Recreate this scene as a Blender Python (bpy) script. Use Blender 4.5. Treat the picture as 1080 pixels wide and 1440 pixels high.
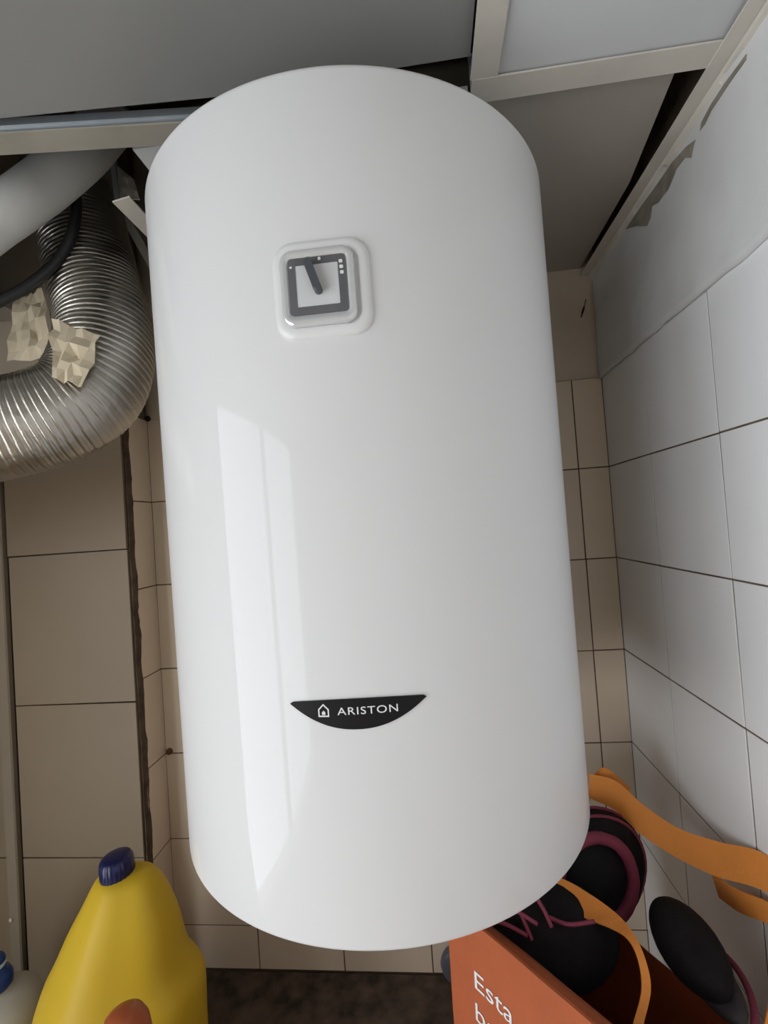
import bpy, bmesh, math, random
from mathutils import Vector, Matrix, noise, Euler

for o in list(bpy.data.objects):
    bpy.data.objects.remove(o, do_unlink=True)
scene = bpy.context.scene
COL = scene.collection
random.seed(7)
EYE = 1.5                     # height of the eye above the room floor; added to every top-level object at the end

# ------------------------------------------------------------------ camera
FPX, YAW, PITCH, ROLL = 659.2, 0.09538, 0.0264, -0.07009
cy_, sy_, cp_, sp_, cr_, sr_ = math.cos(YAW), math.sin(YAW), math.cos(PITCH), math.sin(PITCH), math.cos(ROLL), math.sin(ROLL)
FWD = Vector((-sy_ * cp_, cy_ * cp_, sp_))
r0 = Vector((cy_, sy_, 0)); u0 = r0.cross(FWD)
RGT = cr_ * r0 + sr_ * u0
UPV = -sr_ * r0 + cr_ * u0
cd = bpy.data.cameras.new('camera')
cd.sensor_fit = 'VERTICAL'; cd.sensor_height = 24.0; cd.lens = FPX / 1440.0 * 24.0
cd.clip_start = 0.02
cam = bpy.data.objects.new('camera', cd); COL.objects.link(cam)
mw = Matrix((RGT, UPV, -FWD)).transposed().to_4x4()
cam.matrix_world = mw
scene.camera = cam

# ------------------------------------------------------------------ sky, daylight, exposure
world = bpy.data.worlds.new('overcast_sky'); scene.world = world
world.use_nodes = True
bg = world.node_tree.nodes['Background']
bg.inputs[0].default_value = (0.93, 0.965, 1.0, 1); bg.inputs[1].default_value = 3.2
WX, WY0, WY1, WZ0, WZ1 = -1.05, -1.40, 0.07, -1.15, 0.37      # open window in the window wall
pl = bpy.data.lights.new('daylight_portal', 'AREA'); pl.shape = 'RECTANGLE'
pl.size = WY1 - WY0; pl.size_y = WZ1 - WZ0; pl.cycles.is_portal = True
po = bpy.data.objects.new('daylight_portal', pl); COL.objects.link(po)
po.location = (WX - 0.11, (WY0 + WY1) / 2, (WZ0 + WZ1) / 2)
po.rotation_euler = Vector((1, 0, 0)).to_track_quat('-Z', 'Z').to_euler()
vs = scene.view_settings
vs.view_transform = 'Standard'; vs.look = 'None'; vs.exposure = 0.45; vs.gamma = 1.0; vs.use_curve_mapping = False

# ------------------------------------------------------------------ helpers
def at(x, y, Y):
    """point of the place seen at pixel x, y and standing at depth Y"""
    d = RGT * ((x - 540) / FPX) + UPV * ((720 - y) / FPX) + FWD
    return d * (Y / d.y)
def atz(x, y, Z):
    d = RGT * ((x - 540) / FPX) + UPV * ((720 - y) / FPX) + FWD
    return d * (Z / d.z)

def srgb(r, g, b):
    return tuple((c / 255 / 12.92 if c / 255 <= 0.04045 else ((c / 255 + 0.055) / 1.055) ** 2.4) for c in (r, g, b)) + (1,)

MATS = {}
def mat(name, col, rough=0.5, metal=0.0, var=0.0, vscale=8.0, bump=0.0, bscale=60.0, col2=None, spec=0.5, coat=0.0, alpha=1.0, detail=4.0, trans=0.0):
    m = bpy.data.materials.new(name); m.use_nodes = True
    nt = m.node_tree; b = nt.nodes['Principled BSDF']
    b.inputs['Base Color'].default_value = col
    b.inputs['Roughness'].default_value = rough
    b.inputs['Metallic'].default_value = metal
    b.inputs['Specular IOR Level'].default_value = spec
    b.inputs['Coat Weight'].default_value = coat
    b.inputs['Coat Roughness'].default_value = 0.035
    b.inputs['Alpha'].default_value = alpha
    b.inputs['Transmission Weight'].default_value = trans
    tc = nt.nodes.new('ShaderNodeTexCoord')
    if var or col2:
        n = nt.nodes.new('ShaderNodeTexNoise'); n.inputs['Scale'].default_value = vscale; n.inputs['Detail'].default_value = detail
        oi = nt.nodes.new('ShaderNodeObjectInfo')
        ad = nt.nodes.new('ShaderNodeVectorMath'); ad.operation = 'ADD'
        cm = nt.nodes.new('ShaderNodeCombineXYZ')
        ml = nt.nodes.new('ShaderNodeMath'); ml.operation = 'MULTIPLY'; ml.inputs[1].default_value = 37.0
        nt.links.new(oi.outputs['Random'], ml.inputs[0]); nt.links.new(ml.outputs[0], cm.inputs[0])
        nt.links.new(tc.outputs['Object'], ad.inputs[0]); nt.links.new(cm.outputs[0], ad.inputs[1])
        nt.links.new(ad.outputs[0], n.inputs['Vector'])
        r = nt.nodes.new('ShaderNodeValToRGB')
        if col2:
            r.color_ramp.elements[0].color = col; r.color_ramp.elements[1].color = col2
        else:
            r.color_ramp.elements[0].color = tuple(c * (1 - var) for c in col[:3]) + (1,)
            r.color_ramp.elements[1].color = tuple(min(1, c * (1 + var)) for c in col[:3]) + (1,)
        r.color_ramp.elements[0].position = 0.32; r.color_ramp.elements[1].position = 0.68
        nt.links.new(n.outputs['Fac'], r.inputs[0]); nt.links.new(r.outputs[0], b.inputs['Base Color'])
    if bump:
        n2 = nt.nodes.new('ShaderNodeTexNoise'); n2.inputs['Scale'].default_value = bscale; n2.inputs['Detail'].default_value = 5
        bp = nt.nodes.new('ShaderNodeBump'); bp.inputs['Strength'].default_value = bump; bp.inputs['Distance'].default_value = 0.004
        nt.links.new(tc.outputs['Object'], n2.inputs['Vector']); nt.links.new(n2.outputs['Fac'], bp.inputs['Height'])
        nt.links.new(bp.outputs[0], b.inputs['Normal'])
    MATS[name] = m
    return m

M_ENAMEL = mat('white_enamel', (0.76, 0.76, 0.765, 1), 0.5, spec=0.2, coat=0.42)
M_PLWHITE = mat('white_plastic', (0.78, 0.78, 0.785, 1), 0.3)
M_CLEAR = mat('clear_dial_cover', (0.72, 0.73, 0.74, 1), 0.08, metal=0.35, spec=0.8)
M_DIALGREY = mat('dial_grey', srgb(98, 98, 102), 0.35)
M_DIALFACE = mat('dial_face', (0.66, 0.67, 0.68, 1), 0.35)
M_POINTER = mat('pointer_grey', srgb(75, 78, 84), 0.4)
M_LED = mat('mark_white', (0.85, 0.85, 0.85, 1), 0.4)
M_BADGE = mat('badge_black', (0.010, 0.009, 0.010, 1), 0.55, spec=0.2)
M_PRINT = mat('print_white', (0.85, 0.85, 0.86, 1), 0.5)
M_TILEW = mat('white_glazed_tile', (0.83, 0.83, 0.835, 1), 0.30, var=0.03, vscale=5, bump=0.03, bscale=18)
M_TILEC = mat('warm_shade_glazed_tile', (0.73, 0.61, 0.47, 1), 0.38, var=0.05, vscale=5, bump=0.03, bscale=18)  # warm tone puts the niche's warm shade into the colour of pale tiles
M_TILEB = mat('beige_wall_tile', (0.235, 0.175, 0.108, 1), 0.5, var=0.05, vscale=6, bump=0.03, bscale=20)  # beige tiles; the base colour also takes in the warm shade
M_GROUT = mat('dirty_grout', srgb(100, 84, 68), 0.9, var=0.3, vscale=30, bump=0.4, bscale=150)
M_MORTAR = mat('rough_mortar', srgb(84, 70, 56), 0.95, var=0.35, vscale=40, bump=0.8, bscale=120)
M_PLASTERW = mat('white_painted_plaster', (0.66, 0.66, 0.655, 1), 0.7, var=0.06, vscale=7, bump=0.25, bscale=25)
M_PLASTERC = mat('cream_painted_plaster', (0.56, 0.48, 0.38, 1), 0.8, var=0.06, vscale=7, bump=0.2, bscale=25)
M_CHIP = mat('bare_cement', srgb(136, 129, 117), 0.95, var=0.25, vscale=40, bump=0.6, bscale=100)
M_ROOM = mat('room_paint', (0.64, 0.58, 0.50, 1), 0.85, var=0.03)
M_FLOOR = mat('pale_warm_floor', (0.46, 0.38, 0.29, 1), 0.5, var=0.1, vscale=4)
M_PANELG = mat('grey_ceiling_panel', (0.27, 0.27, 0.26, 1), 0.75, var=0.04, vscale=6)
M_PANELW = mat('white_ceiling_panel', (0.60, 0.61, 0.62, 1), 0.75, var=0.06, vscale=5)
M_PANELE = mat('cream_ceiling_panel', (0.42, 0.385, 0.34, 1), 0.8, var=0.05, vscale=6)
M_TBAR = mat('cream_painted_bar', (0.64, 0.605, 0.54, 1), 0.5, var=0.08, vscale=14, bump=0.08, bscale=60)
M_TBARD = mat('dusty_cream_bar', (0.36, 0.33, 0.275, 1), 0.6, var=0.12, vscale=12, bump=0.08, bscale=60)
M_STEEL = mat('galvanised_steel', (0.60, 0.64, 0.67, 1), 0.45, metal=0.7, var=0.1, vscale=20)
M_FOIL = mat('aluminium_foil_duct', (0.50, 0.47, 0.42, 1), 0.36, metal=1.0, var=0.25, vscale=9, bump=0.5, bscale=45)
M_FOAM = mat('pale_insulated_pipe', (0.60, 0.60, 0.57, 1), 0.7, var=0.06, vscale=12, bump=0.15, bscale=40)
M_BLACK = mat('black_rubber', (0.012, 0.012, 0.013, 1), 0.45)
M_PAPER = mat('cream_paper', (0.72, 0.62, 0.45, 1), 0.75, var=0.08, vscale=20)
M_WHITECARD = mat('off_white_scrap', (0.62, 0.60, 0.56, 1), 0.8, var=0.06, vscale=20)
M_STONE = mat('dark_speckled_stone', srgb(44, 36, 31), 0.6, col2=srgb(100, 84, 71), vscale=38, detail=8, bump=0.1, bscale=80)
M_YELLOW = mat('yellow_plastic', (0.64, 0.43, 0.025, 1), 0.5, spec=0.3, var=0.03, vscale=10, bump=0.03, bscale=60)
M_BLUECAP = mat('dark_blue_plastic', (0.008, 0.012, 0.075, 1), 0.3)
M_BLUE = mat('blue_plastic', (0.01, 0.05, 0.22, 1), 0.3)
M_PALEBAND = mat('pale_band_plastic', (0.55, 0.70, 0.75, 1), 0.4)
M_TERRA = mat('orange_brown_plastic', (0.42, 0.10, 0.035, 1), 0.32)
M_TRAY = mat('pale_scuffed_plastic', (0.50, 0.48, 0.43, 1), 0.5, var=0.18, vscale=9, bump=0.1, bscale=40)
M_BAG = mat('orange_woven_bag', (0.44, 0.105, 0.032, 1), 0.75, var=0.05, vscale=20, bump=0.25, bscale=260)
M_STRAP = mat('orange_strap', (0.76, 0.265, 0.045, 1), 0.75, var=0.04, vscale=20, bump=0.25, bscale=260)
M_BOOT = mat('black_boot_cloth', (0.008, 0.0065, 0.0075, 1), 0.8, spec=0.2, var=0.3, vscale=40, bump=0.3, bscale=120)
M_LINING = mat('black_boot_lining', (0.006, 0.006, 0.007, 1), 0.95)
M_PINK = mat('dark_pink_trim', (0.22, 0.032, 0.065, 1), 0.7, var=0.1, vscale=40, bump=0.3, bscale=150)
M_GREYRUB = mat('dark_grey_rubber', (0.045, 0.040, 0.043, 1), 0.6, spec=0.3)
M_WHEEL = mat('blue_grey_rubber', (0.10, 0.105, 0.125, 1), 0.4)
M_DARK = mat('dark_hole', (0.02, 0.016, 0.012, 1), 0.9)
M_FRAME = mat('window_frame_white', (0.55, 0.55, 0.55, 1), 0.5)

def wloc(o):
    l = Vector((0, 0, 0))
    while o: l += o.location; o = o.parent
    return l

def link(name, me, m, parent=None, loc=(0, 0, 0), smooth=False):
    me.materials.clear(); me.materials.append(m)
    if smooth: me.shade_smooth()
    o = bpy.data.objects.new(name, me); COL.objects.link(o)
    o.location = loc
    if parent: o.parent = parent
    return o

def mk(name, VF, m, parent=None, smooth=False, local=False, angle=None):
    """one mesh object from (verts, faces); verts in place coordinates unless local"""
    V, F = VF
    V = [Vector(v) for v in V]
    if local: org = Vector((0, 0, 0))
    elif parent: org = wloc(parent)
    else:
        org = Vector((sum(v.x for v in V) / len(V), sum(v.y for v in V) / len(V), min(v.z for v in V)))
    me = bpy.data.meshes.new(name)
    me.from_pydata([v - org for v in V], [], F)
    bm = bmesh.new(); bm.from_mesh(me); bmesh.ops.recalc_face_normals(bm, faces=bm.faces); bm.to_mesh(me); bm.free()
    o = link(name, me, m, parent, (0, 0, 0) if (parent or local) else org, smooth)
    if angle is not None:
        me.set_sharp_from_angle(angle=math.radians(angle))
    return o

def tag(o, label, cat, group=None):
    o['label'] = label; o['category'] = cat
    if group: o['group'] = group
    return o
def struct(o, label=None):
    o['kind'] = 'structure'
    if label: o['label'] = label
    return o
def thing(name, base, label, cat, group=None):
    o = bpy.data.objects.new(name, None); COL.objects.link(o); o.location = base
    o.empty_display_size = 0.05
    return tag(o, label, cat, group)

def join(*parts):
    V, F = [], []
    for v, f in parts:
        n = len(V); V += list(v); F += [tuple(i + n for i in q) for q in f]
    return V, F

def box(x0, x1, y0, y1, z0, z1, bev=0.0, seg=1):
    bm = bmesh.new(); bmesh.ops.create_cube(bm, size=1)
    for v in bm.verts:
        v.co = ((x0 + x1) / 2 + v.co.x * (x1 - x0), (y0 + y1) / 2 + v.co.y * (y1 - y0), (z0 + z1) / 2 + v.co.z * (z1 - z0))
    if bev: bmesh.ops.bevel(bm, geom=list(bm.edges), offset=bev, segments=seg, affect='EDGES', profile=0.5)
    bm.verts.index_update()
    r = ([v.co.copy() for v in bm.verts], [tuple(v.index for v in f.verts) for f in bm.faces]); bm.free()
    return r

def prism(poly, z0, z1):
    n = len(poly)
    V = [(x, y, z0) for x, y in poly] + [(x, y, z1) for x, y in poly]
    F = [tuple(range(n - 1, -1, -1)), tuple(range(n, 2 * n))] + [(i, (i + 1) % n, n + (i + 1) % n, n + i) for i in range(n)]
    return V, F

def loft(rings, cap0=True, cap1=True):
    n = len(rings[0]); V = [p for r in rings for p in r]; F = []
    for i in range(len(rings) - 1):
        for j in range(n):
            F.append((i * n + j, i * n + (j + 1) % n, (i + 1) * n + (j + 1) % n, (i + 1) * n + j))
    if cap0: F.append(tuple(range(n - 1, -1, -1)))
    if cap1: F.append(tuple(range((len(rings) - 1) * n, len(rings) * n)))
    return V, F

def lathe(prof, c=(0, 0, 0), n=48, axis=Vector((0, 0, 1))):
    q = Vector((0, 0, 1)).rotation_difference(Vector(axis))
    rings = []
    for r, z in prof:
        rings.append([Vector(c) + q @ Vector((r * math.cos(2 * math.pi * k / n), r * math.sin(2 * math.pi * k / n), z)) for k in range(n)])
    return loft(rings)

def spline(P, n):
    P = [Vector(p) for p in P]
    Q = [P[0] * 2 - P[1]] + P + [P[-1] * 2 - P[-2]]
    out = []
    for i in range(1, len(Q) - 2):
        for k in range(n):
            t = k / n
            a, b, c, d = Q[i - 1], Q[i], Q[i + 1], Q[i + 2]
            out.append(0.5 * ((2 * b) + (c - a) * t + (2 * a - 5 * b + 4 * c - d) * t * t + (3 * b - a - 3 * c + d) * t ** 3))
    out.append(P[-1])
    return out

def resample(P, step):
    out = [P[0]]; acc = 0
    for a, b in zip(P, P[1:]):
        L = (b - a).length; s = step - acc
        while s <= L:
            out.append(a.lerp(b, s / L)); s += step
        acc = (acc + L) % step if L else acc
    return out

def frames(P):
    T = [(P[min(i + 1, len(P) - 1)] - P[max(i - 1, 0)]).normalized() for i in range(len(P))]
    a = Vector((0, 0, 1)) if abs(T[0].z) < 0.9 else Vector((1, 0, 0))
    N = [(a - T[0] * a.dot(T[0])).normalized()]
    for i in range(1, len(P)):
        n = N[-1] - T[i] * N[-1].dot(T[i]); N.append(n.normalized())
    return T, N

def tube(P, r, n=12, rad=None):
    T, N = frames(P); rings = []
    for i, p in enumerate(P):
        B = T[i].cross(N[i]); ring = []
        for k in range(n):
            th = 2 * math.pi * k / n
            rr = rad(i, th) if rad else (r[i] if isinstance(r, (list, tuple)) else r)
            ring.append(p + N[i] * (rr * math.cos(th)) + B * (rr * math.sin(th)))
        rings.append(ring)
    return loft(rings)

def ribbon(P, W, th=0.0016):
    """strap: centre line P, half-width vector W[i]; thin closed band"""
    rings = []
    for i, p in enumerate(P):
        t = (P[min(i + 1, len(P) - 1)] - P[max(i - 1, 0)]).normalized()
        w = W[i]; nn = t.cross(w).normalized() * (th / 2)
        rings.append([p - w - nn, p + w - nn, p + w + nn, p - w + nn])
    return loft(rings)

def sheet(P, nu, nv, th, mat_, name, parent=None):
    """thickened sheet from a function P(u, v) on 0..1"""
    G = [[Vector(P(i / nu, j / nv)) for j in range(nv + 1)] for i in range(nu + 1)]
    V, F = [], []
    def nrm(i, j):
        a = G[min(i + 1, nu)][j] - G[max(i - 1, 0)][j]; b = G[i][min(j + 1, nv)] - G[i][max(j - 1, 0)]
        return a.cross(b).normalized()
    for s in (-0.5, 0.5):
        for i in range(nu + 1):
            for j in range(nv + 1): V.append(G[i][j] + nrm(i, j) * (s * th))
    o = (nu + 1) * (nv + 1); ix = lambda i, j: i * (nv + 1) + j
    for i in range(nu):
        for j in range(nv):
            F.append((ix(i, j), ix(i, j + 1), ix(i + 1, j + 1), ix(i + 1, j)))
            F.append((o + ix(i, j), o + ix(i + 1, j), o + ix(i + 1, j + 1), o + ix(i, j + 1)))
    edge = [(i, 0) for i in range(nu)] + [(nu, j) for j in range(nv)] + [(i, nv) for i in range(nu, 0, -1)] + [(0, j) for j in range(nv, 0, -1)]
    for k in range(len(edge)):
        a, b = ix(*edge[k]), ix(*edge[(k + 1) % len(edge)])
        F.append((a, b, o + b, o + a))
    return V, F

def text_mesh(s, size, xscale=1.0, align='LEFT', ext=0.0002, off=0.0, space=1.0):
    cu = bpy.data.curves.new('lettering', 'FONT'); cu.body = s; cu.size = size; cu.align_x = align
    cu.extrude = ext; cu.offset = off; cu.resolution_u = 4; cu.space_character = space
    o = bpy.data.objects.new('lettering', cu); COL.objects.link(o)
    dg = bpy.context.evaluated_depsgraph_get(); dg.update()
    me = bpy.data.meshes.new_from_object(o.evaluated_get(dg))
    V = [Vector((v.co.x * xscale, v.co.y, v.co.z)) for v in me.vertices]; F = [tuple(p.vertices) for p in me.polygons]
    bpy.data.objects.remove(o); bpy.data.curves.remove(cu); bpy.data.meshes.remove(me)
    return V, F

# ------------------------------------------------------------------ the setting
XR, YB, XL, ZS = 0.3006, 0.804, -0.4977, -0.755     # right wall, back wall, niche side, worktop
YP = 0.735                                          # face of the boxed-out wall left of the niche
ZT = 0.219                                          # top of the tiling
T = 0.15; J = 0.0010; TH = 0.006; RE = 0.0007
ROWS = [-0.0806 + (3 - r) * T for r in range(1, 8)]
ZLOW = -0.755

TILE_ME = {}
def tile(parent, m, w, h, centre, normal, rng):
    """one glazed tile of visible size w x h; mesh shared by tiles of one size"""
    key = (m.name, round(w, 4), round(h, 4))
    if key not in TILE_ME:
        V, F = box(-w / 2 + J, w / 2 - J, 0, TH, -h / 2 + J, h / 2 - J, 0.0003, 1)
        me = bpy.data.meshes.new('tile'); me.from_pydata(V, [], F)
        bm = bmesh.new(); bm.from_mesh(me); bmesh.ops.recalc_face_normals(bm, faces=bm.faces); bm.to_mesh(me); bm.free()
        me.materials.append(m); TILE_ME[key] = me
    o = bpy.data.objects.new('tile', TILE_ME[key]); COL.objects.link(o); o.parent = parent
    o.location = Vector(centre) - wloc(parent) + Vector(normal) * rng.uniform(-0.0001, 0.0003)
    rz = math.atan2(-normal[0], normal[1]) + math.pi       # front face of the mesh is -Y
    o.rotation_euler = (rng.uniform(-.0016, .0016), rng.uniform(-.003, .003), rz + rng.uniform(-.0016, .0016))
    return o

rng = random.Random(3)
def bands(top, bottom):
    z = [top] + [r for r in ROWS if bottom + 0.02 < r < top - 0.02] + [bottom]
    return list(zip(z, z[1:]))

# right wall: masonry core behind the tiles, tiles, plaster above
wr = struct(mk('wall_right', box(XR + RE, XR + 0.12, -2.1, YB + 0.12, -1.5, 0.80), M_GROUT), 'white tiled side wall with painted plaster above')
ys = [YB + 0.0010, YB - 0.1451] + [YB - 0.1451 - T * k for k in range(1, 7)]
for y1, y0 in zip(ys, ys[1:]):
    for z1, z0 in bands(ZT, ZLOW):
        tile(wr, M_TILEW, y1 - y0, z1 - z0, (XR, (y0 + y1) / 2, (z0 + z1) / 2), (-1, 0, 0), rng)
def plaster_r(u, v):
    y = YB - u * 1.1; z = ZT - 0.0025 + v * (0.41 - ZT)
    w = 0.0016 * noise.noise((y * 9, z * 9, 1.7)) + 0.0012 * noise.noise((y * 40, z * 40, 4))
    if v == 0: z += 0.0022 * noise.noise((y * 30, 2, 0))
    return (XR - 0.0028 + w, y, z)
mk('plaster', sheet(plaster_r, 110, 22, 0.005, None, ''), M_PLASTERW, wr, smooth=True)
mk('plaster', box(XR - 0.001, XR + 0.05, -2.0, YB - 1.1, ZLOW, 0.41), M_PLASTERW, wr)

# niche back wall
wb = struct(mk('wall_back', box(-1.15, XR + 0.1, YB + RE, YB + 0.12, -1.5, 0.80), M_GROUT), 'tiled back wall of the niche with warm shade in its tile colour')
xs = [XR, XR - 0.0488] + [XR - 0.0488 - T * k for k in range(1, 6)]
for x1, x0 in zip(xs, xs[1:]):
    for z1, z0 in bands(ZT, ZLOW):
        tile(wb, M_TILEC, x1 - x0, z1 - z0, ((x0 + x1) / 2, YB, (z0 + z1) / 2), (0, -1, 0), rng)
def plaster_b(u, v):
    x = XL + u * (XR - XL); z = ZT - 0.001 + v * (0.79 - ZT)
    w = 0.002 * noise.noise((x * 9, z * 9, 7.7))
    if v == 0: z += 0.003 * noise.noise((x * 30, 5, 0))
    return (x, YB - 0.0015 + w, z)
mk('plaster', sheet(plaster_b, 60, 30, 0.005, None, ''), M_PLASTERC, wb, smooth=True)
# a hairline crack, a plug hole and a rusty plug
mk('crack', tube(spline([at(824, 421, YB - 0.0055), at(821, 433, YB - 0.0055), at(817, 446, YB - 0.0055)], 4), [0.0007] * 4 + [0.0016] * 3 + [0.0010] * 2, 6), M_DARK, wb)
c = at(208, 589, YB - 0.003)
mk('plug_hole', lathe([(0.0055, 0), (0.005, 0.002), (0.003, 0.0028), (0.002, 0.0005)], c, 12, (0, -1, 0)), M_DARK, wb)
c = at(239, 1056, YB)
mk('rusty_plug', lathe([(0.006, -0.003), (0.0055, 0.004), (0.003, 0.006)], c, 9, (0, -1, 0)), mat('rust', srgb(92, 56, 30), 0.8, var=.3, vscale=60), wb)

# boxed-out wall left of the niche: core, large beige tiles in front, narrow tiles on its side
wl = struct(mk('wall_left', join(box(-1.15, XL - 0.0012, YP + 0.0095, YB + RE, -1.5, 0.80)), M_GROUT), 'beige tiled boxed-out wall beside the niche')
for z1, z0 in bands(ZT, ZLOW):
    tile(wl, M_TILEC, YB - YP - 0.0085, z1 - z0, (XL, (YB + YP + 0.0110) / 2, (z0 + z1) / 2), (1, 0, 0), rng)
zz = [0.241, -0.011, -0.263, -0.516, -0.755]
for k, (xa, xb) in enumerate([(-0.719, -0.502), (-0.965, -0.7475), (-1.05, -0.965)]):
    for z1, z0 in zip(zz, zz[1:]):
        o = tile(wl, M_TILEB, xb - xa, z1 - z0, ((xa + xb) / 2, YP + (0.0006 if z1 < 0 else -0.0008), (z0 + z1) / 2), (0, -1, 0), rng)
mk('plaster', box(-1.05, XL - 0.0005, YP + 0.003, YP + 0.012, 0.2418, 0.79), M_PLASTERC, wl)
# crumbling mortar down the open corner
mv, mf = [], []
rings = []
for k in range(121):
    z = ZLOW + k * (0.24 - ZLOW) / 120
    wob = 0.003 * noise.noise((z * 22, 1, 3)) + 0.0018 * noise.noise((z * 80, 4, 3))
    grow = 0.0035 * (0.24 - z)
    rings.append([(-0.5025, YP + 0.0045, z), (XL - 0.0018 + wob * 0.4, YP + 0.004 + wob * 0.3, z), (XL + 0.0012 + wob * 0.3, YP + 0.0125 + grow + wob, z), (XL - 0.004, YP + 0.02, z), (-0.506, YP + 0.0095, z)])
mk('mortar', loft(rings), M_MORTAR, wl)
# plastic corner strip at the far left with a paint blob
tr = struct(mk('trim_1', box(-0.7445, -0.7235, YP - 0.006, YP + 0.006, -0.735, 0.24, 0.002), mat('grey_cream_strip', (0.25, 0.20, 0.14, 1), 0.6, var=.05)), 'narrow vertical plastic strip between beige tiles')
c = at(16, 1293, YP - 0.006)
mk('paint_blob', lathe([(0.003, 0), (0.0035, 0.001), (0.002, 0.003)], c, 10, (0, -1, 0)), M_PAPER, tr, smooth=True)

# rest of the room behind the eye
fl = struct(mk('floor', box(WX - 0.1, XR + 0.1, -2.1, YB, -1.6, -1.5), M_FLOOR), 'tiled room floor below the worktop')
wf = struct(mk('wall_front', box(WX - 0.1, XR, -2.2, -2.0, -1.5, 0.80), M_ROOM), 'painted wall facing the niche')
ww = struct(mk('wall_window', join(box(WX - 0.10, WX, WY1, YP + 0.009, -1.5, 0.80), box(WX - 0.10, WX, -2.0, WY0, -1.5, 0.80),
                                   box(WX - 0.10, WX, WY0, WY1, WZ1, 0.80), box(WX - 0.10, WX, WY0, WY1, -1.5, WZ0)), M_ROOM), 'painted wall with an open window')
dr = struct(mk('window_1', join(box(WX - 0.07, WX - 0.03, WY0, WY0 + 0.05, WZ0, WZ1, 0.004), box(WX - 0.07, WX - 0.03, WY1 - 0.03, WY1, WZ0, WZ1, 0.004),
                              box(WX - 0.07, WX - 0.03, WY0, WY1, WZ1 - 0.03, WZ1, 0.004), box(WX - 0.07, WX - 0.03, -0.66, -0.60, WZ0, WZ1, 0.004)), M_FRAME), 'white frame of the open window')

# ceiling: concrete slab over the void, bars and panels of the suspended ceiling
ZC = 0.39
ce = struct(mk('ceiling', box(WX - 0.1, XR + 0.12, -2.1, YB + 0.12, 0.80, 0.90), mat('concrete_slab', (0.16, 0.15, 0.14, 1), 0.95, var=.1)), 'suspended ceiling of panels on cream metal bars')
def bar(p0, p1, w=0.024, z=ZC, web=0.034, m=None, name='ceiling_bar'):
    """inverted T bar: painted flange below, steel web with a bead above"""
    p0, p1 = Vector(p0), Vector(p1); d = (p1 - p0).normalized(); s = Vector((-d.y, d.x)) * (w / 2)
    poly = [p0 - s, p1 - s, p1 + s, p0 + s]
    o = mk(name, prism([(q.x, q.y) for q in poly], z, z + 0.0018), m or M_TBAR, ce)
    s2 = s * 0.06; poly = [p0 - s2, p1 - s2, p1 + s2, p0 + s2]
    V, F = prism([(q.x, q.y) for q in poly], z + 0.0018, z + web)
    s3 = s * 0.26; poly = [p0 - s3, p1 - s3, p1 + s3, p0 + s3]
    o2 = mk('web', join((V, F), prism([(q.x, q.y) for q in poly], z + web, z + web + 0.007)), M_STEEL, o)
    return o
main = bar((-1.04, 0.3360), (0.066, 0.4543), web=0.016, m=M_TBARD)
bar((0.066, 0.4285), (0.287, 0.4285), z=ZC - 0.0006)
bar((0.0765, -0.60), (0.0765, 0.4165), z=ZC - 0.0003)
# angle trim along the right wall
V = []
nseg = 40; rings = []
for k in range(nseg + 1):
    y = YB - 0.004 - k * 1.1 / nseg
    xi = 0.2775 + 0.0015 * noise.noise((y * 6, 0, 2)); z = ZC - 0.002
    rings.append([(xi, y, z), (XR - 0.0085, y, z), (XR - 0.0085, y, z + 0.02), (XR - 0.0098, y, z + 0.02), (XR - 0.0098, y, z + 0.0016), (xi, y, z + 0.0016)])
mk('wall_angle', loft(rings), M_TBAR, ce)
# filler of cracked paint between the angle and the wall
rings = []
for k in range(101):
    y = YB - 0.004 - k * 0.7 / 100
    w = 0.003 * noise.noise((y * 35, 3, 9)); gap = noise.noise((y * 11, 8, 1))
    d = 0.006 if gap > -0.12 else 0.001
    rings.append([(XR - 0.0095, y, ZC - 0.0024), (XR - 0.0095 + 0.001, y, ZC - 0.005 + w * 0.5 - d * 0.5), (XR - 0.002, y, ZC - 0.008 + w - d), (XR + 0.001, y, ZC)])
mk('paint_filler', loft(rings), M_TBAR, ce, smooth=False)
def panel(poly, z, th, m, tilt=None):
    V, F = prism(poly, z, z + th)
    if tilt: V = [(x, y, zz_ + tilt(x, y)) for x, y, zz_ in V]
    return mk('ceiling_panel', (V, F), m, ce)
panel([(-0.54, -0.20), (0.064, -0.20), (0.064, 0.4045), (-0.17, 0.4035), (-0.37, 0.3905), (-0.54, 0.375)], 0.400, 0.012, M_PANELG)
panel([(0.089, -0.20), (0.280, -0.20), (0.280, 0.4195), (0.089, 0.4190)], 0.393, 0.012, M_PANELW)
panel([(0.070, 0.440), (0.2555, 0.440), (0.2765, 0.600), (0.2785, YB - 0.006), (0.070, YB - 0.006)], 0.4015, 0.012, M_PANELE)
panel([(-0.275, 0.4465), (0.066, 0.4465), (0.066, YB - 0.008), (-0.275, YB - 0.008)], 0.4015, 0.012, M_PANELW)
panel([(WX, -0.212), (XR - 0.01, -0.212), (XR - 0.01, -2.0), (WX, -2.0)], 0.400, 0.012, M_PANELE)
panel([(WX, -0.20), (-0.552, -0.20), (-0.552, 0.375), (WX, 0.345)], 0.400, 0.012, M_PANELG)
panel([(WX, 0.375), (-0.66, 0.405), (-0.66, YP), (WX, YP)], 0.396, 0.012, M_PANELE)
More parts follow.
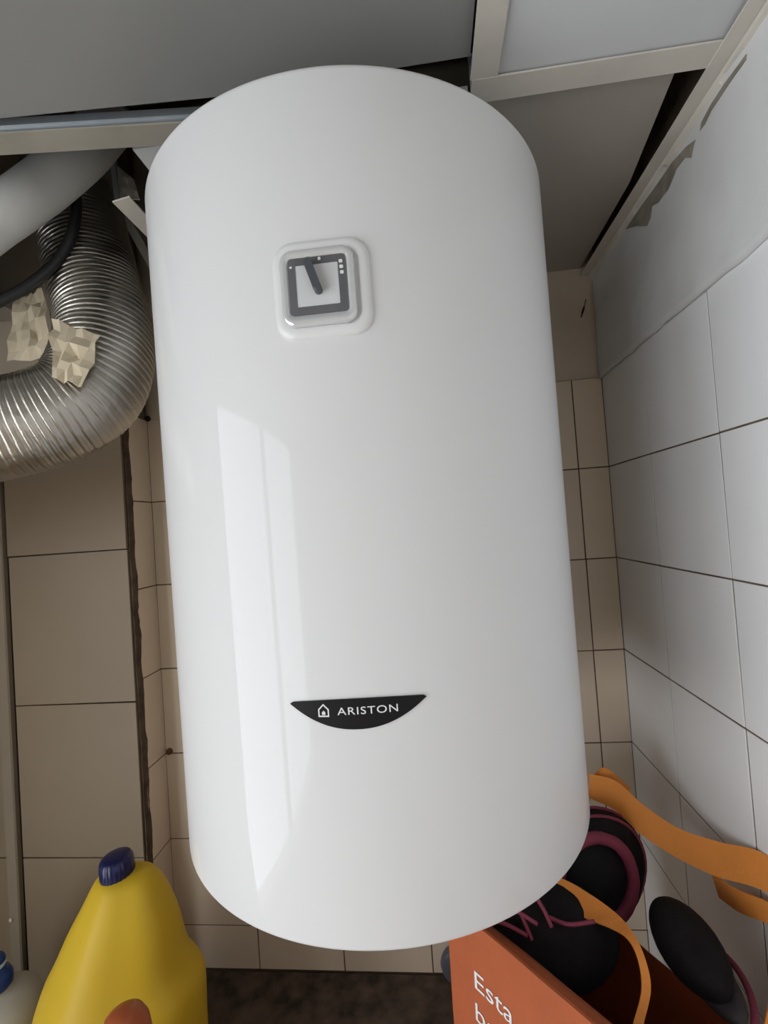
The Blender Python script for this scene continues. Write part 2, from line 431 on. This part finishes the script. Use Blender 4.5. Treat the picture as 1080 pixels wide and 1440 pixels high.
# loose bar hanging in the open bay and a thin steel strip behind it
a, b = at(170, 281, 0.496), at(214, 327, 0.575)
dd = (b - a).normalized(); sw = Vector((0.0118, -0.0020, 0.0))
lb = mk('loose_bar', loft([[p - sw, p + sw, p + sw + Vector((0, 0, 0.0018)), p - sw + Vector((0, 0, 0.0018))] for p in (a, a + (b - a) * 2.2)]), M_TBAR, ce)
a, b = at(174, 303, 0.66), at(232, 405, 0.66)
sw = Vector((0.0052, 0, 0.003))
mk('hanger_strip', loft([[p - sw, p + sw, p + sw + Vector((0, 0.0015, 0)), p - sw + Vector((0, 0.0015, 0))] for p in (a, b)]), M_TBAR, ce)
a, b = at(153, 190, 0.60), at(165, 285, 0.60)
sw = Vector((0.0036, 0, 0.0))
mk('hanger_strip', loft([[p - sw, p + sw, p + sw + Vector((0, 0.0015, 0)), p - sw + Vector((0, 0.0015, 0))] for p in (a, b)]), M_STEEL, ce)
# flaked patches of bare cement beside the angle trim on the right wall
def flake(pts, lift=0.0062):
    P = [atz(x, y, 1) for x, y in pts]
    V = []
    for x, y in pts:
        d = RGT * ((x - 540) / FPX) + UPV * ((720 - y) / FPX) + FWD
        q = d * ((XR - lift) / d.x); V.append(q)
    n = len(V); V2 = [v + Vector((0.004, 0, 0)) for v in V]
    mk('bare_patch', (V + V2, [tuple(range(n)), tuple(range(2 * n - 1, n - 1, -1))] + [(i, (i + 1) % n, n + (i + 1) % n, n + i) for i in range(n)]), M_CHIP, wr)
flake([(978, 196), (965, 206), (945, 228), (926, 256), (900, 292), (880, 322), (894, 318), (908, 318), (914, 306), (916, 290), (925, 285), (938, 268), (950, 238), (962, 222), (972, 222), (975, 206)])
flake([(1049, 76), (1038, 91), (1018, 118), (1000, 146), (986, 172), (984, 184), (991, 175), (1000, 156), (1016, 131), (1034, 104), (1048, 84)])

# ------------------------------------------------------------------ the water heater
HR, HH = 0.21247, 0.6323
wh = thing('water_heater', (-0.06791, 0.54364, -0.29595), 'large white cylindrical electric water heater hanging in the tiled niche', 'water heater')
wh.rotation_euler = (0.01458, -0.00389, 0)
prof = [(0.02, 0.004), (HR - 0.012, 0.004), (HR - 0.0065, 0.0)]
for k in range(1, 7):
    a = k / 6 * math.pi / 2; prof.append((HR - 0.004 + 0.004 * math.sin(a), 0.004 - 0.004 * math.cos(a)))
for k in range(1, 8): prof.append((HR, 0.004 + k * (HH - 0.010) / 8))
for k in range(0, 9):
    a = k / 8 * math.pi / 2; prof.append((HR - 0.006 + 0.006 * math.cos(a), HH - 0.006 + 0.006 * math.sin(a)))
prof += [(HR * 0.6, HH + 0.003), (0.02, HH + 0.004)]
mk('casing', lathe(prof, n=192), M_ENAMEL, wh, smooth=True, local=True, angle=50)
mk('wall_bracket', box(-0.15, 0.15, HR - 0.03, HR + 0.044, 0.50, 0.54, 0.003), M_STEEL, wh, local=True)
mk('wall_bracket', box(-0.10, 0.10, HR - 0.02, HR + 0.044, 0.12, 0.15, 0.003), M_STEEL, wh, local=True)
for sx, cm in ((-0.05, 'cold'), (0.05, 'hot')):
    mk('pipe_stub', lathe([(0.010, -0.04), (0.0105, -0.038), (0.0105, 0.0), (0.014, 0.001), (0.014, 0.008)], (sx, 0.02, 0), 24), M_STEEL, wh, local=True)

def cyl(u, v, w):
    p = u / HR
    return Vector(((HR + w) * math.sin(p), -(HR + w) * math.cos(p), v))
def rsq(a, b, r, n=8):
    """outline of a rounded rectangle, half sizes a and b"""
    out = []
    for cx, cy, s in ((a - r, b - r, 0), (-a + r, b - r, 1), (-a + r, -b + r, 2), (a - r, -b + r, 3)):
        for k in range(n + 1):
            t = (s + k / n) * math.pi / 2; out.append((cx + r * math.cos(t), cy + r * math.sin(t)))
    return out
def plate(uc, vc, steps, inner=True, n=8):
    """stacked rounded-square rings: (half a, half b, corner radius, height)"""
    rings = [[cyl(uc + x, vc + y, w) for x, y in rsq(a, b, r, n)] for a, b, r, w in steps]
    return loft(rings, cap0=False, cap1=inner)
UC, VC = 0.0050, 0.4693
cp = mk('control_plate', plate(UC + 0.0006, VC, [(0.0352, 0.0352, 0.0145, -0.001), (0.0350, 0.0350, 0.0145, 0.0012), (0.0340, 0.0340, 0.014, 0.0026), (0.0318, 0.0318, 0.013, 0.0034), (0.0285, 0.0285, 0.0095, 0.0036), (0.0272, 0.0272, 0.009, 0.0028), (0.0265, 0.0265, 0.0085, 0.0014)]), M_PLWHITE, wh, smooth=True, local=True, angle=60)
UD = 0.0036
kb = mk('dial_cover', plate(UD, VC + 0.0001, [(0.0262, 0.0270, 0.0085, 0.001), (0.0262, 0.0270, 0.0085, 0.0048), (0.0255, 0.0263, 0.0082, 0.0062), (0.0240, 0.0248, 0.007, 0.0068), (0.0215, 0.0222, 0.0045, 0.0064), (0.0205, 0.0207, 0.004, 0.0052)]), M_CLEAR, wh, smooth=True, local=True, angle=40)
def ring_plate(a, b, r, ia, ib, ir, w0, w1, uc, vc):
    n = 6
    R = [rsq(a, b, r, n), rsq(a, b, r, n), rsq(ia, ib, ir, n), rsq(ia, ib, ir, n)]
    Ws = [w0, w1, w1, w0]
    return loft([[cyl(uc + x, vc + y, w) for x, y in R[k]] for k, w in zip(range(4), Ws)], False, False)
mk('dial_frame', ring_plate(0.0200, 0.0201, 0.0025, 0.0148, 0.0147, 0.0008, 0.004, 0.0062, UD + 0.0001, VC + 0.0005), M_DIALGREY, wh, local=True)
mk('dial_face', plate(UD + 0.0001, VC + 0.0005, [(0.0149, 0.0148, 0.0008, 0.004), (0.0149, 0.0148, 0.0008, 0.0058)]), M_DIALFACE, wh, local=True)
# pointer knob: rounded bar leaning left, from the dial centre to the upper frame
p0, p1 = Vector((0.0042, 0.4655)), Vector((-0.0018, 0.4858))
d = (p1 - p0).normalized(); s = Vector((-d.y, d.x)); hw = 0.0027
out = []
for k in range(13):
    t = math.pi * k / 12; out.append(p0 + s * (hw * 1.05 * math.cos(t)) - d * (hw * 1.05 * math.sin(t)))
for k in range(5):
    t = math.pi * k / 4; out.append(p1 - s * (hw * math.cos(t)) + d * (0.4 * hw * math.sin(t)))
ctr = (p0 + p1) / 2
mk('pointer', loft([[cyl(q.x, q.y, 0.0055) for q in out], [cyl(q.x, q.y, 0.0110) for q in out], [cyl(*(ctr + (q - ctr) * 0.86), 0.0122) for q in out]]), M_POINTER, wh, local=True)
for uu, vv in ((0.0206, 0.4845), (0.0208, 0.4806), (0.0210, 0.4767)):
    mk('indicator_mark', plate(uu, vv, [(0.0013, 0.0012, 0.0005, 0.006), (0.0012, 0.0011, 0.0005, 0.0066)], n=3), M_LED, wh, local=True)
mk('indicator_mark', plate(0.0062, 0.4876, [(0.0010, 0.0011, 0.0004, 0.006), (0.0009, 0.0010, 0.0004, 0.0066)], n=3), M_LED, wh, local=True)
mk('indicator_mark', plate(-0.0140, 0.4838, [(0.0009, 0.0007, 0.0003, 0.006), (0.0008, 0.0006, 0.0003, 0.0066)], n=3), M_LED, wh, local=True)
# badge: straight top, bowed underside
B0, B1, VT, VB = -0.0405, 0.0578, 0.1772, 0.1590
top, bot = [], []
nb = 48
for k in range(nb + 1):
    t = k / nb; u = B0 + (B1 - B0) * t
    x = 2 * t - 1
    e = min(t, 1 - t) * (B1 - B0)
    rr = 0.0016
    cap = (math.sqrt(max(0, rr * rr - (rr - min(e, rr)) ** 2)) - rr) if e < rr else 0
    vt = VT - 0.0008 + 0.0021 * (1 - x * x) + cap * 0.6; top.append((u, vt)); bot.append((u, min(VT - 0.0008 - (VT - VB) * (1 - abs(x) ** 2.15) - 0.0010, vt)))
outl = top + bot[::-1][1:-1]
V = [cyl(u, v, 0.0012) for u, v in top] + [cyl(u, v, 0.0012) for u, v in bot] + [cyl(u, v, -0.001) for u, v in top] + [cyl(u, v, -0.001) for u, v in bot]
n = nb + 1; F = []
for k in range(nb):
    F += [(k, k + 1, n + k + 1, n + k), (k, 2 * n + k, 2 * n + k + 1, k + 1), (n + k, n + k + 1, 3 * n + k + 1, 3 * n + k)]
bd = mk('badge', (V, F), M_BADGE, wh, local=True)
V, F = text_mesh('ARISTON', 0.0078, 1.0, space=1.12)
x0, x1 = min(v.x for v in V), max(v.x for v in V); y0, y1 = min(v.y for v in V), max(v.y for v in V)
V = [cyl(-0.0055 + (v.x - x0) / (x1 - x0) * 0.0425, 0.1677 + (v.y - y0) / (y1 - y0) * 0.0052, 0.0013 + v.z) for v in V]
mk('lettering', (V, F), M_PRINT, bd, local=True)
def house(s, c, w0=0.0010, w1=0.0015):
    return [[cyl(c[0] + x * s, c[1] + y * s, w) for x, y in ((-1, -1), (1, -1), (1, 0.35), (0, 1.35), (-1, 0.35))] for w in (w0, w1)]
hc = (-0.0154, 0.1705)
ho = house(0.0039, hc); hi = house(0.0030, hc)
mk('house_emblem', loft([ho[0], ho[1], hi[1], hi[0]], False, False), M_PRINT, bd, local=True)
mk('house_emblem', loft(house(0.0012, (hc[0], hc[1] - 0.0012))), M_PRINT, bd, local=True)

# ------------------------------------------------------------------ duct, pipe, cable and scraps in the open ceiling bay
DP = spline([at(96, 190, 0.655), at(106, 290, 0.640), at(134, 400, 0.615), at(148, 475, 0.595), at(126, 552, 0.565), at(52, 592, 0.535), at(-60, 612, 0.505), at(-190, 640, 0.48), Vector((-0.83, 0.47, 0.10)), Vector((-1.03, 0.46, 0.10))], 60)
DP = resample(DP, 0.00125)
PITCH_R = 0.0072
def duct_r(i, th):
    ph = (i * 0.00125 / PITCH_R + th / (2 * math.pi) + 0.22 * noise.noise((i * 0.012, math.cos(th) * 1.3, math.sin(th) * 1.3))) % 1.0
    g = abs(2 * ph - 1)                        # groove at ph = 0
    amp = 0.0015 * (1 + 0.5 * noise.noise((i * 0.02, math.cos(th) * 2, math.sin(th) * 2)))
    dent = 0.0045 * noise.noise((i * 0.009, 1.4 * math.cos(th), 1.4 * math.sin(th) + 5))
    return 0.0615 + dent - amp * g ** 4 + 0.0006 * math.sin(2 * math.pi * ph * 2)
duct = mk('flexible_duct', tube(DP, 0, 56, duct_r), M_FOIL, smooth=True)
tag(duct, 'crinkled silver aluminium flexible duct bending under the open ceiling', 'duct')

PP = resample(spline([Vector((-1.02, 0.455, 0.335)), Vector((-0.76, 0.462, 0.352)), at(-120, 372, 0.475), at(0, 304, 0.490), at(72, 253, 0.515), at(122, 208, 0.535), at(165, 160, 0.56)], 20), 0.006)
pipe = mk('insulated_pipe', tube(PP, 0.0275, 28, lambda i, th: 0.0275 + 0.0008 * noise.noise((i * 0.15, math.cos(th), math.sin(th)))), M_FOAM, smooth=True)
tag(pipe, 'thick pale insulated pipe slanting up behind the cream ceiling bar', 'pipe')
CP = resample(spline([at(100, 215, 0.585), at(107, 270, 0.562), at(104, 318, 0.552), at(84, 362, 0.548), at(45, 398, 0.535), at(0, 424, 0.52), at(-70, 455, 0.50), Vector((-0.66, 0.53, 0.245)), Vector((-0.80, 0.60, 0.235)), Vector((-1.03, 0.70, 0.235))], 16), 0.006)
cable = mk('black_cable', tube(CP, 0.0064, 14), M_BLACK, smooth=True)
tag(cable, 'thick black cable curving in front of the silver duct', 'cable')

def crumple(name, corners, Y0, amp, seed, m, label, nu=11, nv=11, grp=None):
    """crumpled sheet spanned by four corner points, pushed about by sharp folds"""
    A, B_, C_, D_ = corners; rg = random.Random(seed)
    folds = [(rg.uniform(0, math.pi), rg.uniform(-0.3, 1.0), rg.uniform(0.5, 1.0)) for _ in range(7)]
    def P(u, v):
        p = A.lerp(B_, u).lerp(D_.lerp(C_, u), v)
        z = 0
        for a, off, k in folds:
            z += k * abs(((math.cos(a) * u + math.sin(a) * v - off) * 2.4) % 1.0 - 0.5)
        z = z / len(folds) * 2 - 0.5
        e = 0.25 * amp
        q = Vector((noise.noise((u * 5, v * 5, seed)), noise.noise((u * 5, v * 5, seed + 9)), noise.noise((u * 5, v * 5, seed + 20))))
        return p + Vector((0, -1, 0.2)) * (z * amp) + q * amp * 0.25
    o = mk(name, sheet(P, nu, nv, 0.0008, None, ''), m)
    return tag(o, label, 'paper', grp)
crumple('crumpled_paper', [at(70, 528, 0.492), at(112, 542, 0.492), at(138, 470, 0.520), at(70, 446, 0.520)], 0.53, 0.026, 3, M_PAPER, 'crumpled cream paper stuffed into the bend of the silver duct', 6, 6, grp='crumpled paper by the duct')
crumple('crumpled_paper', [at(6, 505, 0.545), at(66, 500, 0.530), at(58, 404, 0.575), at(18, 415, 0.575)], 0.55, 0.028, 8, M_PAPER, 'smaller crumpled cream paper left of the duct bend below black cable', 6, 7, grp='crumpled paper by the duct')
crumple('crumpled_paper', [at(168, 281, 0.600), at(196, 280, 0.600), at(188, 252, 0.610), at(164, 232, 0.610)], 0.65, 0.008, 5, M_WHITECARD, 'small white scrap in the dark gap above the loose bar', 5, 5)

# ------------------------------------------------------------------ worktop and the things standing on it
wt = thing('worktop', (-0.37, 0.53, -1.5), 'dark brown speckled stone worktop along the foot of the tiled wall', 'worktop')
mk('slab', prism([(-1.04, 0.25), (XR - 0.001, 0.25), (XR - 0.001, YB - 0.0035), (XL + 0.004, YB - 0.0035), (XL + 0.004, YP - 0.0025), (-1.04, YP - 0.0025)], ZS - 0.03, ZS), M_STONE, wt)
mk('support_panel', box(-1.04, XR - 0.002, 0.31, 0.36, -1.5, ZS - 0.03), M_ROOM, wt)

# yellow jug
jx, jy = -0.455, 0.60
jug = thing('bleach_jug', (jx, jy, ZS), 'yellow plastic jug with dark blue cap standing left of the heater', 'jug')
RG = [(-0.755, -0.548, -0.362, .052), (-0.752, -0.560, -0.352, .060), (-0.745, -0.566, -0.346, .066), (-0.70, -0.570, -0.344, .069), (-0.64, -0.570, -0.344, .070), (-0.612, -0.564, -0.343, .069), (-0.590, -0.556, -0.342, .067),
      (-0.578, -0.551, -0.344, .065), (-0.569, -0.547, -0.351, .063), (-0.560, -0.543, -0.361, .060), (-0.540, -0.530, -0.367, .054), (-0.51, -0.516, -0.371, .049), (-0.485, -0.500, -0.378, .042), (-0.465, -0.488, -0.386, .036),
      (-0.450, -0.480, -0.393, .030), (-0.442, -0.474, -0.399, .025), (-0.438, -0.466, -0.407, .019), (-0.4365, -0.456, -0.417, .010)]
NR = 64; rings = []
for z, xl, xr, b in RG:
    cx, a = (xl + xr) / 2, (xr - xl) / 2; ring = []
    for k in range(NR):
        t = 2 * math.pi * k / NR; ct, st = math.cos(t), math.sin(t); e = 2 / 2.35
        ridge = 1.0
        yy = math.copysign(abs(st) ** e, st) * b
        # front is a blunt ridge running down from the spout
        if st < 0: yy *= 1 + 0.22 * math.exp(-((ct + 0.12) / 0.35) ** 2)
        ring.append((cx + math.copysign(abs(ct) ** e, ct) * a, jy + yy, z))
    rings.append(ring)
jb = mk('body', loft(rings), M_YELLOW, jug, smooth=True, angle=60)
sb = jb.modifiers.new('smooth', 'SUBSURF'); sb.levels = 1; sb.render_levels = 1
ax = Vector((-0.03, -0.06, 1)).normalized()
nc = Vector((-0.446, 0.597, -0.447))
mk('neck', lathe([(0.019, -0.02), (0.0195, 0.004), (0.0215, 0.005), (0.0215, 0.0075), (0.018, 0.008)], nc, 32, ax), M_YELLOW, jug, smooth=True, angle=35)
rings = []
q = Vector((0, 0, 1)).rotation_difference(ax)
for r, z, flute in [(0.0200, 0.0075, 0), (0.0208, 0.0085, 1), (0.0206, 0.020, 1), (0.0200, 0.027, 1), (0.0185, 0.0305, .5), (0.0150, 0.0325, 0), (0.006, 0.0335, 0)]:
    rings.append([nc + q @ Vector(((r + flute * 0.0004 * math.cos(24 * 2 * math.pi * k / 96)) * math.cos(2 * math.pi * k / 96), (r + flute * 0.0004 * math.cos(24 * 2 * math.pi * k / 96)) * math.sin(2 * math.pi * k / 96), z)) for k in range(96)])
mk('cap', loft(rings), M_BLUECAP, jug, smooth=True, angle=45)

# orange-brown bottle in front of the jug
c = at(174, 1420, 0.46)
ob = thing('orange_bottle', (c.x, 0.46, ZS), 'orange-brown rounded plastic bottle top in front of the yellow jug', 'bottle')
hh = c.z - ZS
mk('body', lathe([(0.034, 0), (0.037, 0.004), (0.038, 0.02), (0.038, hh - 0.115), (0.036, hh - 0.09), (0.030, hh - 0.068), (0.0235, hh - 0.056), (0.0215, hh - 0.042)], (c.x, 0.46, ZS), 32), M_TERRA, ob, smooth=True, angle=40)
mk('cap', lathe([(0.0250, hh - 0.053), (0.0252, hh - 0.03), (0.0230, hh - 0.016), (0.0185, hh - 0.007), (0.0115, hh - 0.0018), (0.004, hh)], (c.x, 0.46, ZS), 32), M_TERRA, ob, smooth=True, angle=60)

# pale bottle with a blue cap at the left edge
c = at(-6, 1400, 0.615)
bb = thing('pale_bottle', (c.x, c.y, ZS), 'scuffed pale plastic bottle with blue cap at the left edge beside the yellow jug', 'bottle')
hh = c.z - ZS
mk('body', lathe([(0.050, 0), (0.056, 0.004), (0.057, hh * 0.5), (0.056, hh - 0.030), (0.050, hh - 0.012), (0.036, hh), (0.024, hh + 0.005), (0.017, hh + 0.008), (0.016, hh + 0.016)], (c.x, c.y, ZS), 40), M_TRAY, bb, smooth=True, angle=60)
mk('cap', lathe([(0.018, hh + 0.010), (0.0205, hh + 0.013), (0.0208, hh + 0.024), (0.018, hh + 0.030), (0.0135, hh + 0.033), (0.0128, hh + 0.048), (0.011, hh + 0.052), (0.004, hh + 0.053)], (c.x, c.y, ZS), 36), M_BLUE, bb, smooth=True, angle=60)
mk('pale_band', lathe([(0.0131, hh + 0.0395), (0.0134, hh + 0.0400), (0.0134, hh + 0.0440), (0.0130, hh + 0.0445)], (c.x, c.y, ZS), 36), M_PALEBAND, bb, smooth=True, angle=50)  # pale band around the upper part of the cap

# orange shopping bag
A0 = Vector((-0.0115, 0.503, 0)); da = Vector((0.072, -0.080, 0)).normalized(); dn = Vector((-da.y, da.x, 0))
LA, LG, ZTOP = 0.285, 0.150, -0.400
bag = thing('shopping_bag', tuple(A0 + da * LA / 2 + dn * LG / 2 + Vector((0, 0, ZS))), 'orange shopping bag with white lettering standing in the right corner', 'bag')
def bulge(s, t, k): return 0.010 * math.sin(math.pi * s) * math.sin(math.pi * min(1, t * 1.02)) * k + 0.0022 * noise.noise((s * 5, t * 5, k * 3 + 1))
def panelA(u, v):
    p = A0 + da * (LA * u) + Vector((0, 0, ZS + 0.002 + (ZTOP - ZS) * v)); return p - dn * bulge(u, v, 1.0)
B0 = Vector((0.145, 0.640, 0)); B1 = Vector((0.284, 0.425, 0)); A1 = A0 + da * LA; ZTB = -0.475
def panelB(u, v):
    p = B0.lerp(B1, u) + Vector((0, 0, ZS + 0.002 + (ZTB - ZS - 0.015 * math.sin(math.pi * u)) * v)); return p + dn * bulge(u, v, 0.4)
def gus(P0, P1, inw):
    def fn(u, v):
        p = P0.lerp(P1, u); zt = ZTOP + (ZTB - ZTOP) * u; fold = 0.020 * (1 - abs(2 * u - 1)) * v
        return p + Vector((0, 0, ZS + 0.002 + (zt - ZS) * v)) + inw * (fold + 0.001)
    return fn
gus0 = gus(A0, B0, da); gus1 = gus(A1, B1, -da)
for nm, fn in (('front_panel', panelA), ('back_panel', panelB), ('side_gusset', gus0), ('side_gusset', gus1)):
    mk(nm, sheet(fn, 20, 20, 0.0012, None, ''), M_BAG, bag, smooth=True, angle=40)
mk('bag_bottom', loft([[tuple(A0 + da * (LA * a_) + dn * (LG * b_) + Vector((0, 0, z))) for a_, b_ in ()] or [tuple(q + Vector((0, 0, z))) for q in (A0, A1, B1, B0)] for z in (ZS + 0.0004, ZS + 0.003)]), M_BAG, bag)
mk('inner_flap', sheet(lambda u, v: Vector(panelA(0.03 + 0.95 * u, 0.985)) + dn * (0.001 + 0.030 * v) - Vector((0, 0, 0.016 * v)), 20, 4, 0.0012, None, ''), M_BAG, bag, smooth=True)
# binding along the top edge of the printed panel
P = [Vector(panelA(k / 20, 0.994)) for k in range(21)]
mk('edge_binding', ribbon(P, [Vector((0, 0, 0.006))] * 21, 0.0026), M_BAG, bag)
def bag_text(s, u0, v0, size):
    V, F = text_mesh(s, size, 1.26, ext=0.00015)
    out = []
    for v in V:
        uu = u0 + v.x / LA; vv = v0 + v.y / (ZTOP - ZS)
        out.append(Vector(panelA(uu, vv)) - dn * (0.0012 + v.z))
    return out, F
fp = [o for o in bag.children if o.name.startswith('front_panel')][0]
TS = 0.0238
mk('lettering', bag_text('Esta', 0.126, 0.836, TS), M_PRINT, bag)
mk('lettering', bag_text('bolsa', 0.126, 0.752, TS), M_PRINT, bag)

def strap(pts, hw, name='handle'):
    """pts: (upper edge point, lower edge point) pairs"""
    up = spline([a for a, b in pts], 8); lo = spline([b for a, b in pts], 8)
    P = [(a + b) / 2 for a, b in zip(up, lo)]; W = [(a - b) / 2 for a, b in zip(up, lo)]
    return mk(name, ribbon(P, W, 0.0018), M_STRAP, bag, smooth=True, angle=50)
# far handle: loops up out of the bag beside the wall
strap([(at(806, 1190, 0.655), at(800, 1215, 0.645)), (at(828, 1125, 0.650), at(822, 1160, 0.640)), (at(834, 1094, 0.655), at(828, 1118, 0.645)), (at(852, 1080, 0.650), at(846, 1106, 0.640)), (at(886, 1108, 0.640), at(880, 1136, 0.625))], 0)
strap([(at(829, 1088, 0.648), at(829, 1122, 0.640)), (at(866, 1098, 0.632), at(866, 1140, 0.622)), (at(905, 1132, 0.606), at(900, 1172, 0.596)), (at(955, 1165, 0.575), at(950, 1205, 0.565)), (at(1012, 1184, 0.540), at(1006, 1232, 0.530)), (at(1070, 1198, 0.500), at(1068, 1250, 0.490)), (at(1110, 1235, 0.465), at(1100, 1275, 0.465)), (at(1125, 1330, 0.430), at(1095, 1340, 0.430)), (at(1110, 1440, 0.405), at(1075, 1440, 0.405))], 0)
# near handle, flopped back into the bag
strap([(at(742, 1225, 0.540), at(730, 1258, 0.525)), (at(790, 1236, 0.528), at(776, 1264, 0.515)), (at(830, 1258, 0.510), at(815, 1288, 0.498)), (at(868, 1286, 0.485), at(858, 1305, 0.476)), (at(890, 1312, 0.460), at(882, 1320, 0.456)), (at(906, 1345, 0.440), at(897, 1350, 0.438)), (at(915, 1390, 0.425), at(902, 1392, 0.424)), (at(905, 1440, 0.410), at(890, 1440, 0.410))], 0)
# reddish brown lower edge of the far handle resting on the wall
strap([(at(1000, 1225, 0.545), at(1012, 1262, 0.555)), (at(1030, 1248, 0.515), at(1040, 1282, 0.525)), (at(1080, 1268, 0.485), at(1082, 1300, 0.480)), (at(1130, 1300, 0.455), at(1125, 1330, 0.455))], 0)

# black boots with pink trim inside the bag
def boot(name, c, nrm, toe, label, size=1.0):
    nrm = Vector(nrm).normalized(); e1 = Vector(toe); e1 = (e1 - nrm * e1.dot(nrm)).normalized(); e2 = nrm.cross(e1)
    c = Vector(c)
    t = thing(name, tuple(c - nrm * 0.17 * size), label, 'boot', 'boots in the orange bag')
    def ring(d, a, b, sh=0.0, n=40, wob=0.0):
        return [c - nrm * d * size + e1 * (sh * size) + (e1 * (a * math.cos(2 * math.pi * k / n)) + e2 * (b * math.sin(2 * math.pi * k / n))) * size * (1 + wob * noise.noise((k * 0.4, d * 20, 3))) for k in range(n)]
    # padded shell: outer wall, collar roll, inner wall
    rings = [ring(0.012, 0.060, 0.055, 0.0), ring(0.002, 0.058, 0.053), ring(-0.003, 0.053, 0.049), ring(0.002, 0.047, 0.043), ring(0.030, 0.044, 0.040), ring(0.080, 0.042, 0.036)]
    mk('lining', loft(rings[3:]), M_LINING, t, smooth=True)
    shell = [ring(0.002, 0.0570, 0.0520), ring(0.005, 0.074, 0.060, 0, wob=.03), ring(0.018, 0.090, 0.066, 0, wob=.03), ring(0.040, 0.096, 0.067, 0.002, wob=.04), ring(0.075, 0.086, 0.060, 0.006, wob=.05), ring(0.11, 0.080, 0.05, 0.015, wob=.05), ring(0.14, 0.075, 0.044, 0.02), ring(0.155, 0.06, 0.034, 0.02)]
    mk('shell', loft(shell, False, True), M_BOOT, t, smooth=True)
    P = ring(-0.001, 0.0525, 0.0480); P.append(P[0])
    mk('collar', tube(P, 0.0075 * size, 12, lambda i, th: 0.0075 * size * (1 + 0.15 * noise.noise((i * 0.5, th, 1)))), M_PINK, t, smooth=True)
    for d_, a_, b_ in ((0.014, 0.0885, 0.0650), (0.032, 0.0965, 0.0685)):
        P = ring(d_, a_, b_, 0.003); P.append(P[0])
        mk('piping', tube(P, 0.0022 * size, 8), M_PINK, t, smooth=True)
    return t, c, nrm, e1, e2
def px_normal(v): return RGT * v[0] + UPV * v[1] - FWD * v[2]
bt, c, nrm, e1, e2 = boot('skate_boot', at(838, 1240, 0.560), px_normal((0.18, 0.25, 0.95)), (-0.9, -0.35, -0.25), 'black boot with pink rimmed opening on top of the orange bag', 0.90)
# laces crossing the tongue towards the heater
for k, (p_, q_, r_) in enumerate([((684, 1292), (712, 1300), (742, 1316)), ((700, 1270), (728, 1282), (756, 1300)), ((722, 1262), (735, 1290), (748, 1322)), ((752, 1258), (765, 1280), (776, 1304)), ((772, 1290), (800, 1300), (836, 1296))]):
    mk('lace', tube(spline([at(*p_, 0.486), at(*q_, 0.480), at(*r_, 0.474)], 8), 0.0019, 8), M_PINK, bt, smooth=True)
tc_, ta, tb_ = at(768, 1312, 0.515), (at(690, 1300, 0.515) - at(850, 1300, 0.515)) * 0.62, Vector((0, 0.045, 0.02))
tcx = ta.cross(tb_).normalized() * 0.045
mk('tongue', loft([[tc_ + ta * math.cos(math.pi * i / 14) + (tb_ * math.cos(2 * math.pi * k / 24) + tcx * math.sin(2 * math.pi * k / 24)) * max(0.02, math.sin(math.pi * i / 14)) for k in range(24)] for i in range(15)]), M_BOOT, bt, smooth=True)

c2 = at(952, 1300, 0.520)
b2 = thing('skate_boot', tuple(c2 - Vector((0, 0, 0.1))), 'dark grey soled boot with pink edge wedged between the bag and wall', 'boot', 'boots in the orange bag')
dirv = (at(1000, 1372, 0.445) - at(925, 1268, 0.555)).normalized(); sidev = (RGT * 0.8 + UPV * 0.55).normalized(); sidev = (sidev - dirv * sidev.dot(dirv)).normalized(); depv = dirv.cross(sidev)
if depv.y < 0: depv = -depv
st = at(956, 1314, 0.530)
def srings(wa, wb, off, L=0.115, n=28, ks=14):
    R = []
    for i in range(ks + 1):
        s = i / ks; w = math.sin(math.pi * min(1, max(0.02, s * 0.985 + 0.008))) ** 0.55
        R.append([st + dirv * (L * s) + depv * off + sidev * (wa * w * math.cos(2 * math.pi * k / n)) + depv * (wb * w * math.sin(2 * math.pi * k / n)) for k in range(n)])
    return R
mk('sole', loft(srings(0.0185, 0.013, 0.0)), M_GREYRUB, b2, smooth=True)
mk('shell', loft(srings(0.027, 0.032, 0.026)), M_BOOT, b2, smooth=True)
P = [st + dirv * (0.115 * s) + sidev * (0.0245 * math.sin(math.pi * min(0.99, max(0.02, s))) ** 0.55) - depv * 0.006 for s in [k / 24 for k in range(25)]]
mk('piping', tube(P, 0.0030, 8), M_PINK, b2, smooth=True)

# small rubber wheel on the worktop behind the bag
c = at(645, 1350, 0.788); wc = Vector((c.x, 0.788, ZS + 0.0301))
wl_ = thing('rubber_wheel', (wc.x, wc.y, ZS), 'small blue-grey rubber wheel showing behind the left edge of the orange bag', 'wheel')
mk('tyre', lathe([(0.012, -0.010), (0.022, -0.010), (0.028, -0.007), (0.030, 0), (0.028, 0.007), (0.022, 0.010), (0.012, 0.010)], wc, 32, (0.0, -1, 0)), M_WHEEL, wl_, smooth=True, angle=40)
mk('hub', lathe([(0.004, -0.0105), (0.0125, -0.0105), (0.0125, 0.011), (0.004, 0.0115)], wc, 20, (0.0, -1, 0)), M_GREYRUB, wl_, smooth=True, angle=40)

# lift the whole place so that the room floor lies at height zero
for o in list(bpy.data.objects):
    if o.parent is None:
        o.location.z += EYE
